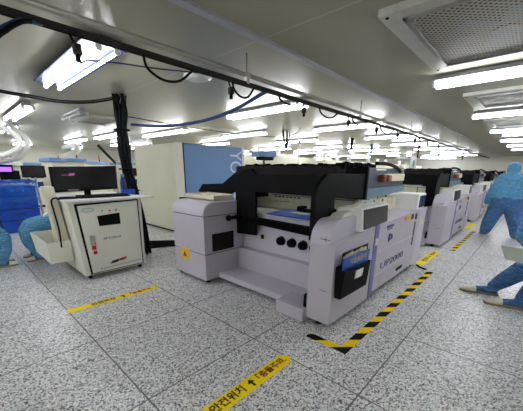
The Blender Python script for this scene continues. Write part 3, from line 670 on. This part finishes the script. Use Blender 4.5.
# ------------------------------------------------------------------ floor tapes
def strip_tape(x0, x1, y0, y1, label, nm='hazard_tape'):
    return tag(MB().box(x0, x1, y0, y1, .0005, .002).build(nm, M['hazard']), label, 'floor tape', 'striped floor tapes')
q = MB(); q.box(2.05, 4.95, .90, .985, .0005, .002); q.box(2.05, 2.135, .985, 1.31, .0005, .002)
tag(q.build('hazard_tape', M['hazard']), 'black and yellow striped floor tape in an L around the nearest printer', 'floor tape', 'striped floor tapes')
strip_tape(6.70, 9.50, .925, 1.01, 'black and yellow striped tape on the floor beside the second printer')
strip_tape(11.1, 13.9, .925, 1.01, 'striped tape on the floor beside the third printer')
cable('floor_rod', 'short dark cord on the floor at the far end of the nearest printer', [(5.0, 1.02, .012), (5.05, 1.12, .012), (5.15, 1.2, .012)], .012)
def message(x0, x1, y, w, label, slant=0, text=True):
    t = thing('message_tape', label, 'floor tape', ((x0+x1)/2, y, 0), 'yellow message tapes')
    n = 8; pts = []
    r = w/2
    for i in range(n+1): a = -PI/2 + PI*i/n; pts.append((x1-r+r*math.cos(a), y+slant*(1)+r*math.sin(a)))
    for i in range(n+1): a = PI/2 + PI*i/n; pts.append((x0+r*.4*math.cos(a)+r*.4, y+r*math.sin(a)))
    MB().prism(pts, 'z', .0006, .0022).build('tape', M['yellow'], t)
    if text:
        L = x1-x0; d = (1, slant/L, 0); u = (-slant/L, 1, 0)
        def at(f): return (x0+L*f, y+slant*f, .0024)
        lettering('안전위치', w*.66, M['ink'], t, at(.36), d, u, ext=.0004, bold=.0028)
        a = MB(); c = at(.575); a.prism([(c[0], c[1]+.04), (c[0]-.032, c[1]+.0), (c[0]-.01, c[1]+.0), (c[0]-.01, c[1]-.04), (c[0]+.01, c[1]-.04), (c[0]+.01, c[1]), (c[0]+.032, c[1])], 'z', .0022, .0030); a.build('arrow', M['ink'], t)
        lettering('「충돌주의.', w*.60, M['brown'], t, at(.775), d, u, ext=.0004, bold=.0028)
    return t
message(.66, 1.69, 1.24, .125, 'yellow message tape in the front, below the nearest printer')
message(.64, 1.68, 3.47, .11, 'yellow message tape on the floor in front of the ivory cabinet', -.03)
message(5.22, 6.40, 1.18, .13, 'yellow message tape between the first and second printers', 0)
message(9.75, 10.95, 1.18, .13, 'yellow message tape between the second and third printers', 0, False)
tag(MB().prism([(.25, 5.83), (.62, 5.80), (.66, 5.98), (.3, 6.02)], 'z', .0005, .002).build('green_patch', M['greenmark']), 'pale green patch on the floor at the left edge', 'floor tape')  # thin pale green patch lying flat on the floor

# ------------------------------------------------------------------ blue wrapped crates at the left
for ci, (x0, x1) in enumerate(((-.05, .72), (.76, 1.53))):
    for k in range(4):
        z = .02 + k*.27
        lab = ('left' if ci == 0 else 'right') + ' stack of blue wrapped crates, ' + ['bottom crate', 'second crate from the floor', 'third crate from the floor', 'top crate'][k]
        t = thing('crate', lab, 'crate', ((x0+x1)/2, 9.3, z-.02 if k == 0 else z), 'blue crates')
        b = MB(); b.box(x0, x1, 8.92, 9.75, z if k else 0, z+.225, .02); b.build('crate_body', M['crate'], t)
        MB().box(x0-.012, x1+.012, 8.905, 9.765, z+.22, z+.262, .012).build('crate_rim', M['crate'], t)
        MB().box((x0+x1)/2-.10, (x0+x1)/2+.10, 8.912, 8.925, z+.13, z+.17).build('hand_hole', M['bcable'], t)
# crumpled film heaped on the top crates
f = MB(); NX, NY = 26, 12
vs = [[f.bm.verts.new((-.1+1.68*i/NX, 8.88+.9*j/NY, 1.10+.03+.10*abs(math.sin(i*.9+j*1.3)*math.cos(i*.37-j*.8))+.03*random.random())) for j in range(NY+1)] for i in range(NX+1)]
low = [f.bm.verts.new((-.1+1.68*i/NX, 8.872-.03*random.random(), .66+.10*random.random())) for i in range(NX+1)]
for i in range(NX):
    for j in range(NY): f.bm.faces.new((vs[i][j], vs[i+1][j], vs[i+1][j+1], vs[i][j+1]))
    f.bm.faces.new((low[i], low[i+1], vs[i+1][0], vs[i][0]))
tag(f.build('plastic_film', M['film']), 'crumpled clear blue film draped over the blue crates', 'plastic film')

# ------------------------------------------------------------------ far machines, ducts and clutter
def far_machine(x0, x1, y0, y1, h, label, blue=True, scr='bscreen'):
    t = thing('assembly_machine', label, 'machine', ((x0+x1)/2, (y0+y1)/2, 0), 'background assembly machines')
    MB().box(x0, x1, y0, y1, .08, h*.62, .02).build('machine_body', M['cream'], t)
    MB().box(x0+.03, x1-.03, y0+.03, y1, .0, .08).build('plinth', M['rubber'], t)
    MB().box(x0+.04, x1-.04, y0+.06, y1-.05, h*.62, h*.94, .03).build('hood', M['ivory'] if not blue else M['cream'], t)
    MB().box(x0+.12, x1-.12, y0+.052, y0+.06, h*.66, h*.86).build('window', M['darkwin'], t)
    MB().box(x0, x1, y0+.02, y1, h*.94, h, .01).build('roof_panel', M['bluepanel'] if blue else M['white'], t)
    MB().box(x0+.2, x0+.55, y0-.03, y0, h*.45, h*.58, .01).build('display', M[scr], t)
    p = MB().cyl((x1-.2, y0+.3, h), (x1-.2, y0+.3, h+.28), .022, 8).build('signal_tower', M['red'], t)
    return t
far_machine(.55, 1.75, 11.2, 12.6, 1.66, 'cream machine with purple lit display at the left edge behind the crates', False, 'purple')
t = thing('status_display', 'purple lit display above the blue crates at the left edge', 'display', (1.05, 10.6, 1.2))
MB().box(.75, 1.42, 10.6, 10.66, 1.30, 1.58, .01).build('display_case', M['black'], t)
MB().box(.78, 1.38, 10.594, 10.6, 1.40, 1.52).build('screen', M['purple'], t)
MB().cyl((1.08, 10.64, 0), (1.08, 10.64, 1.31), .03, 10).build('display_post', M['steel'], t)
t = thing('monitor', 'black monitor on a post behind the crates, left of the wide monitor', 'monitor', (1.75, 9.9, 0))
MB().box(1.48, 2.0, 9.9, 9.95, 1.26, 1.56, .01).build('monitor_case', M['black'], t)
MB().box(1.5, 1.98, 9.894, 9.9, 1.28, 1.54).build('screen', M['screen'], t)
MB().cyl((1.75, 9.94, 0), (1.75, 9.94, 1.28), .025, 10).build('monitor_post', M['steel'], t)
fm = [(2.3, 3.3, 10.6, 12.0, 1.80, 'cream machine with blue roof panel seen above the wide monitor'),
      (2.3, 3.7, 14.4, 15.8, 1.7, 'far cream machine behind the leaning dark pole'), (4.0, 5.3, 14.5, 16, 1.8, 'far machine left of the hanging cable bundle'),
      (.8, 2.0, 15.0, 16.4, 1.7, 'farthest cream machine at the left edge'), (5.9, 7.4, 14.2, 15.8, 1.8, 'far machine hidden behind the tall cream cabinet')]
for a in fm: far_machine(*a)
def oven(x0, x1, y0, y1, h, label):
    t = thing('reflow_oven', label, 'machine', ((x0+x1)/2, (y0+y1)/2, 0), 'long ovens behind the printers')
    MB().box(x0, x1, y0, y1, .1, h*.55, .02).build('oven_base', M['ivory'], t)
    MB().prism([(y0+.03, h*.55), (y1, h*.55), (y1, h), (y0+.25, h), (y0+.03, h*.86)], 'x', x0+.02, x1-.02, .01).build('oven_lid', M['cream'], t)
    MB().box(x0+.1, x1-.1, y0+.1, y1-.1, 0, .1).build('plinth', M['rubber'], t)
    for k in range(3):
        x = x0+(x1-x0)*(.2+.3*k)
        MB().cyl((x, (y0+y1)/2, h), (x, (y0+y1)/2, h+.26), .09, 14).build('exhaust_stub', M['white'], t)
        MB().box(x-.2, x+.1, y0+.02, y0+.032, h*.62, h*.66).build('lid_handle', M['seam'], t)
    return t
oven(6.6, 10.2, 6.3, 7.7, 1.98, 'long cream oven directly behind the black hood of the nearest printer')
oven(10.8, 14.6, 6.3, 7.7, 1.95, 'long cream oven behind the second printer')
oven(15.2, 19.5, 6.3, 7.7, 1.95, 'far long cream oven behind the third printer')
oven(20.2, 24.5, 6.3, 7.7, 1.95, 'farthest long cream oven at the end of the hall')
oven(8.2, 12.2, 10.5, 12.0, 2.0, 'cream oven in the row farther back, behind the first oven')
oven(13.0, 17.5, 10.5, 12.0, 2.0, 'cream oven in the row farther back, behind the second oven')
t = thing('blue_monitor', 'light blue box with black underside just right of the blue cabinet panel', 'monitor', (6.7, 6.1, 1.6))
MB().box(6.25, 6.95, 5.85, 6.2, 1.88, 2.02, .02).build('monitor_case', M['bluepanel'], t)
MB().box(6.38, 6.85, 5.86, 6.15, 1.79, 1.88, .02).build('monitor_base', M['black'], t)
MB().cyl((6.62, 6.05, 0), (6.62, 6.05, 1.79), .03, 10).build('monitor_post', M['steel'], t)
# signal rod with a red tip
t = thing('signal_rod', 'thin white rod with a red tip standing behind the printer hood', 'signal light', (8.3, 6.0, 0))
MB().cyl((8.3, 6.0, 0), (8.3, 6.0, 2.36), .022, 8).build('rod', M['white'], t)
MB().cyl((8.3, 6.0, 2.36), (8.3, 6.0, 2.46), .045, 12).build('red_lamp', M['red'], t)
for i, (x, y, lab) in enumerate(((11.2, 5.9, 'white exhaust hood hanging above the ovens left of centre'), (16.0, 5.2, 'white exhaust hood hanging above the ovens farther right'))):
    t = thing('exhaust_hood', lab, 'exhaust hood', (x, y, 2.1), 'exhaust hoods')
    MB().cyl((x, y, 2.35), (x, y, CZ), .12, 16).build('exhaust_pipe', M['white'], t)
    MB().cyl((x, y, 2.12), (x, y, 2.36), .32, 20, .13).build('hood_cone', M['duct'], t)
t = thing('wall_board', 'framed notice board with an orange top behind the second printer', 'notice board', (16.8, 4.9, 1.9))
MB().box(16.3, 17.3, 4.88, 4.92, 1.62, 2.38).build('board', M['white'], t)
MB().box(16.3, 17.3, 4.872, 4.88, 2.26, 2.38).build('heading', M['orange'], t)
MB().ball((16.8, 4.87, 1.92), .18, 2, (1, .06, 1)).build('round_mark', M['lbluegrey'], t)
for xx in (16.35, 17.25): MB().cyl((xx, 4.9, 2.38), (xx, 4.9, CZ), .012, 6).build('hanging_rod', M['steel'], t)
# small clutter hanging from the ceiling over the far machines
for i, (x, y, h) in enumerate(((12.6, 5.4, .45), (9.9, 4.95, .38), (14.2, 4.0, .5), (18.6, 4.2, .4), (20.5, 3.4, .4))):
    lab = ['dark bluish cable drop above the second printer', 'thin cable drop with plug behind the nearest gantry', 'dark cable drop over the third printer', 'far cable drop, small', 'farthest cable drop at the end of the track'][i]
    t = thing('cable_drop', lab, 'cables', (x, y, CZ-h), 'ceiling cable drops')
    for k in range(3): MB().tube([(x+.08*(k-1), y, CZ), (x+.05*(k-1), y, CZ-h*.5), (x+.09*math.sin(k*2), y, CZ-h)], .02, 6).build('cable', M['bcable'] if i == 0 else M['cable'], t)
# white flexible ducts, upper left
def duct(name, label, pts, r):
    t = thing('exhaust_duct', label, 'duct', pts[-1], 'white exhaust ducts')
    P = catmull([Vector(p) for p in pts], 8)
    rr = [r*(1+.05*(i % 2)) for i in range(len(P))]
    MB().tube(P, rr, 16, True, False).build('duct_hose', M['duct'], t)
    return t
duct('d', 'white flexible duct curling in an open ring at the left edge', [(1.0, 9.0, CZ), (1.02, 9.0, 2.42), (1.22, 9.0, 2.33), (1.40, 9.0, 2.2), (1.42, 9.0, 2.02), (1.30, 9.0, 1.88), (1.1, 9.0, 1.78), (.8, 9.0, 1.72)], .06)
duct('d', 'second white duct just behind the curled one', [(1.30, 9.3, CZ), (1.42, 9.3, 2.4), (1.58, 9.3, 2.25), (1.62, 9.3, 2.05), (1.50, 9.3, 1.84), (1.35, 9.3, 1.72), (1.0, 9.3, 1.62)], .055)
duct('d', 'curved white elbow duct above the wide monitor', [(3.2, 12.5, 2.2), (3.08, 11.2, 2.18), (3.0, 10.4, 2.13), (2.9, 10.0, 2.02), (2.75, 10.0, 1.91), (2.6, 10.0, 1.84), (2.45, 10.0, 1.80)], .075)
t = thing('leaning_pole', 'dark pole leaning between the elbow duct and the hanging cable bundle', 'pole', (3.3, 9, 0))
MB().cyl((3.12, 9.0, 2.12), (3.52, 9.0, 1.66), .035, 12).build('pole_arm', M['track'], t)
MB().cyl((3.52, 9.0, 0), (3.52, 9.0, 1.68), .03, 12).build('pole_post', M['steel'], t)

# ------------------------------------------------------------------ people in blue cleanroom suits
def body(name, m, parent, chains, voxel=.014, smooth=6):
    """one continuous surface grown from tapered limbs; chains of (point, radius), world coordinates"""
    b = MB()
    for ch in chains:
        for (p, r) in ch: b.ball(p, r, 2)
        for (p, r), (q, s_) in zip(ch, ch[1:]):
            if (Vector(q)-Vector(p)).length > 1e-4: b.cyl(p, q, r, 14, s_)
    bmesh.ops.recalc_face_normals(b.bm, faces=b.bm.faces[:])
    o = b.build(name, m, parent)
    rm = o.modifiers.new('r', 'REMESH'); rm.mode = 'VOXEL'; rm.voxel_size = voxel; rm.use_smooth_shade = True
    sm = o.modifiers.new('s', 'SMOOTH'); sm.iterations = smooth; sm.factor = .5
    dg = bpy.context.evaluated_depsgraph_get(); dg.update()
    me = bpy.data.meshes.new_from_object(o.evaluated_get(dg)); o.modifiers.clear(); o.data = me
    me.materials.clear(); me.materials.append(m)
    for p in me.polygons: p.use_smooth = True
    return o
def lerp(a, b, t): return Vector(a).lerp(Vector(b), t)
def hand(parent, wrist, d, side, curl=.5, palm=(0, 0, 1)):
    """gloved hand: palm, four unequal bent fingers and a thumb leaving the side of the palm"""
    d = Vector(d).normalized(); s = Vector(side); s = (s-d*s.dot(d)).normalized(); n = d.cross(s)
    if n.dot(Vector(palm)) < 0: n = -n
    w = Vector(wrist); ch = []
    for k, L in zip((-1.5, -.5, .5, 1.5), (.068, .082, .078, .06)):
        base = w+d*.085+s*k*.021
        ch.append([(w+s*k*.012, .022), (base, .016)])
        p = base; dd = d; pts = [(p, .0125)]
        for j, f in enumerate((.45, .32, .23)):
            dd = (dd*math.cos(curl*.8)+n*math.sin(curl*.8)); dd.normalize()
            p = p+dd*L*f*1.1; pts.append((p, .0115-.001*j))
        ch.append(pts)
    tb = w+d*.03-s*.03
    ch.append([(tb, .017), (tb+d*.03-s*.03+n*.012, .0135), (tb+d*.058-s*.036+n*.03, .0115)])
    return body('glove', M['white'], parent, ch, .0065, 3)
def head(parent, c, face, up=(0, 0, 1), m=None, r=.115):
    """hooded head: hood, masked face with eyes, nose bridge"""
    c = Vector(c); f = Vector(face).normalized(); u = Vector(up); u = (u-f*u.dot(f)).normalized(); s = f.cross(u)
    hood = MB(); hood.ball(c, r*1.14, 3, (1, 1, 1.12)); hood.ball(c-u*r*.9-f*.02, r*.92, 2); o = hood.build('hood', m, parent)
    fc = MB(); fc.ball(c+f*r*.42+u*.01, r*.82, 3, (1, 1, 1.1)); fc.ball(c+f*r*1.22-u*.005, r*.17, 2)
    fo = fc.build('face', M['skin'], parent)
    for k in (-1, 1):
        MB().ball(c+f*r*1.13+s*k*r*.34+u*r*.18, r*.11, 2).build('eye', M['white'], fo)
        MB().ball(c+f*r*1.21+s*k*r*.34+u*r*.18, r*.06, 2).build('pupil', M['ink'], fo)
    mk = MB(); mk.ball(c+f*r*.62-u*r*.42, r*.70, 3, (1, 1, .8)); mk.build('mask', M['white'], parent)
    return o
def shoe(parent, heel, toe, h=.075, w=.05, up_m='cover2'):
    heel = Vector(heel); toe = Vector(toe); d = toe-heel; L = d.length; d.normalize(); s = Vector((-d.y, d.x, 0)); z = Vector((0, 0, 1))
    prof = [(0, .62), (.12, .85), (.3, .82), (.5, .88), (.7, 1.02), (.86, .95), (.96, .62), (1, .2)]
    out = [heel+d*L*t+s*w*k for t, k in prof] + [heel+d*L*t-s*w*k for t, k in prof[::-1]]
    MB().prism([(p.x, p.y) for p in out], 'z', .002, .026, .004).build('sole', M['sole'], parent)
    cap = [[(heel+d*L*.62+z*.045, w*.78), (heel+d*L*.8+z*.038, w*.72), (heel+d*L*.93+z*.03, w*.42)]]
    a = body('shoe_cap', M['shoe'], parent, cap, .008, 3)
    up = [[(heel+d*.05+z*.055, w*.72), (heel+d*L*.3+z*.06, w*.78), (heel+d*L*.55+z*.05, w*.74)], [(heel+d*.06+z*.055, w*.72), (heel+d*.07+z*.12, w*.8)]]
    return body('shoe_upper', M[up_m], parent, up, .008, 3)

# worker walking away between the rows
p = thing('person', 'person in a light blue hooded coverall walking away down the aisle', 'person', (9.2, .42, 0))
body('body', M['cover'], p, [
    [((9.2, .55, .90), .19), ((9.2, .55, 1.2), .185), ((9.21, .58, 1.36), .13)], [((9.2, .33, .90), .19), ((9.2, .33, 1.2), .185), ((9.21, .32, 1.36), .13)],
    [((9.2, .44, .85), .20), ((9.2, .44, 1.3), .19), ((9.22, .46, 1.5), .09), ((9.24, .46, 1.6), .08)],
    [((9.2, .62, 1.38), .12), ((9.18, .71, 1.16), .115), ((9.22, .78, .98), .095), ((9.28, .83, .80), .065)],
    [((9.2, .26, 1.38), .12), ((9.18, .15, 1.16), .115), ((9.22, .11, .98), .095), ((9.30, .10, .76), .065)],
    [((9.2, .55, .86), .20), ((9.22, .63, .55), .165), ((9.2, .69, .3), .145), ((9.2, .725, .11), .115)],
    [((9.2, .33, .86), .20), ((9.16, .25, .55), .165), ((9.1, .16, .3), .14), ((9.08, .12, .10), .11)]])
body('trousers', M['cover2'], p, [[((9.2, .55, .86), .206), ((9.22, .63, .55), .172), ((9.2, .69, .3), .152), ((9.2, .725, .11), .12)],
    [((9.2, .33, .86), .206), ((9.16, .25, .55), .172), ((9.1, .16, .3), .147), ((9.08, .12, .10), .115)], [((9.2, .44, .84), .207), ((9.2, .44, .92), .207)]])
head(p, (9.25, .46, 1.60), (1, -.35, -.1), m=M['cover'])
hand(p, (9.29, .835, .79), (.2, .1, -1), (0, 1, 0), .5, (0, -1, 0)); hand(p, (9.31, .10, .74), (.3, 0, -1), (0, 1, 0), .5, (0, 1, 0))
shoe(p, (9.10, .73, 0), (9.40, .82, 0), w=.06); shoe(p, (9.0, .11, 0), (9.30, .04, 0), w=.06)

# worker seated at the right edge, legs stretched out
p = thing('person', 'person in blue at the right edge, legs stretched out, wearing white-toed blue shoes', 'person', (4.4, -.45, 0))
body('body', M['cover'], p, [
    [((4.55, -.56, .60), .17), ((4.53, -.44, .85), .17), ((4.5, -.30, 1.10), .15)], [((4.32, -.56, .60), .17), ((4.33, -.44, .85), .17), ((4.34, -.30, 1.10), .15)],
    [((4.43, -.50, .65), .18), ((4.42, -.34, 1.08), .16), ((4.42, -.24, 1.25), .085), ((4.42, -.2, 1.33), .075)],
    [((4.28, -.20, 1.20), .115), ((4.22, -.05, 1.0), .10), ((4.22, -.02, .84), .08), ((4.22, -.10, .72), .055)],
    [((4.58, -.26, 1.14), .10), ((4.64, -.16, .95), .085), ((4.60, -.10, .80), .072), ((4.54, -.12, .68), .055)],
    [((4.55, -.52, .56), .15), ((4.52, -.22, .52), .125), ((4.52, -.12, .44), .12)],
    [((4.32, -.52, .56), .15), ((4.28, -.34, .52), .12), ((4.26, -.30, .42), .115)]])
body('trousers', M['cover2'], p, [[((4.54, -.40, .54), .14), ((4.52, -.15, .46), .125), ((4.53, .05, .22), .095), ((4.53, .13, .12), .075)],
    [((4.31, -.44, .54), .14), ((4.27, -.32, .46), .115), ((4.24, -.20, .25), .09), ((4.24, -.15, .11), .072)]])
head(p, (4.42, -.13, 1.44), (0, 1, -.3), m=M['cover'])
hand(p, (4.22, -.11, .71), (-.25, -.1, -1), (0, 1, 0), .5, (-1, 0, 0)); hand(p, (4.54, -.12, .67), (-.3, -.1, -1), (1, 0, 0), .5, (0, -1, 0))
shoe(p, (4.54, .07, 0), (4.43, .47, 0), w=.058); shoe(p, (4.26, -.22, 0), (4.16, .18, 0), w=.058)
t = thing('stool', 'low round stool under the seated person at the right edge', 'stool', (4.43, -.6, 0))
MB().cyl((4.43, -.60, .34), (4.43, -.60, .395), .17, 24).build('seat', M['black'], t)
MB().cyl((4.43, -.60, .05), (4.43, -.60, .35), .03, 12).build('post', M['steel'], t)
for k in range(5):
    a = k*2*PI/5
    MB().cyl((4.43, -.60, .06), (4.43+.2*math.cos(a), -.60+.2*math.sin(a), .02), .018, 8).build('leg', M['black'], t)
tag(
    MB().hexa([(4.15, .085, .57), (4.15, -.30, .535), (4.162, -.30, .535), (4.162, .085, .57), (4.13, .152, .722), (4.13, -.28, .715), (4.142, -.28, .715), (4.142, .152, .722)]).build('board', M['board']),
    'pale green sheet held by the seated person at the right edge', 'board')

# two workers crouching on the left
def croucher(cx, cy, s, label, dz=0):
    """squatting, facing s along X (s = -1 faces left); cx is the knee"""
    p = thing('person', label, 'person', (cx-s*.25, cy, 0))
    X = lambda a: cx - s*a
    ch = []
    for k in (-1, 1):
        y = cy+k*.15
        ch.append([((X(.70), cy+k*.1, .50), .15), ((X(.30), y, .60), .125), ((X(.10), y, .56), .118), ((X(.02), y, .46), .115), ((X(.03), y, .28), .105), ((X(.09), y, .11), .085)])
        ch.append([((X(.62), cy+k*.2, .84), .09), ((X(.60), cy+k*.27, .62), .075), ((X(.50), cy+k*.2, .70), .06), ((X(.44), cy+k*.12, .74), .05)])
        ch.append([((X(.72), cy+k*.09, .48), .15), ((X(.70), cy+k*.1, .66), .15), ((X(.64), cy+k*.11, .82), .12)])
    ch.append([((X(.64), cy, .82), .13), ((X(.58), cy, .92), .07), ((X(.56), cy, .95), .07)])
    body('body', M['cover'], p, ch)
    head(p, (X(.52), cy, .95), (s, 0, -.3), m=M['cover'], r=.1)
    for k in (-1, 1):
        hand(p, (X(.43), cy+k*.12, .74), (s, -k*.2, 0), (0, 1, 0), .6, (0, 0, -1))
        shoe(p, (X(.16), cy+k*.15, 0), (X(-.10), cy+k*.17, 0))
    return p
croucher(.80, 6.12, -1, 'person in blue crouching behind the ivory cabinet, knee showing above the side tray')
croucher(.48, 6.05, 1, 'person in blue crouching at the left edge, only a knee in view')

# ------------------------------------------------------------------ world, camera, view
w = bpy.data.worlds.new('World'); scene.world = w; w.use_nodes = True
w.node_tree.nodes['Background'].inputs[0].default_value = (.8, .82, .85, 1); w.node_tree.nodes['Background'].inputs[1].default_value = .05

cam = bpy.data.cameras.new('Camera'); co = bpy.data.objects.new('Camera', cam); col.objects.link(co)
yaw, pitch, roll = 0.74486, 0.29602, 0.01062
fwd = Vector((math.cos(yaw)*math.cos(pitch), math.sin(yaw)*math.cos(pitch), -math.sin(pitch)))
rt = Vector((math.sin(yaw), -math.cos(yaw), 0)); up = rt.cross(fwd)
r2 = rt*math.cos(roll)+up*math.sin(roll); u2 = -rt*math.sin(roll)+up*math.cos(roll)
co.matrix_world = Matrix(((r2.x, u2.x, -fwd.x, 0), (r2.y, u2.y, -fwd.y, 0), (r2.z, u2.z, -fwd.z, 1.5), (0, 0, 0, 1)))
cam.sensor_fit = 'HORIZONTAL'; cam.sensor_width = 36; cam.lens = 287.42/523*36; cam.shift_y = (258.173-205.5)/523
cam.clip_start = .05; cam.clip_end = 100
scene.camera = co
vs = scene.view_settings
vs.view_transform = 'Standard'; vs.look = 'None'; vs.gamma = 1; vs.use_curve_mapping = False; vs.exposure = 1.4
scene.cycles.max_bounces = 6; scene.cycles.diffuse_bounces = 4; scene.cycles.use_denoising = True
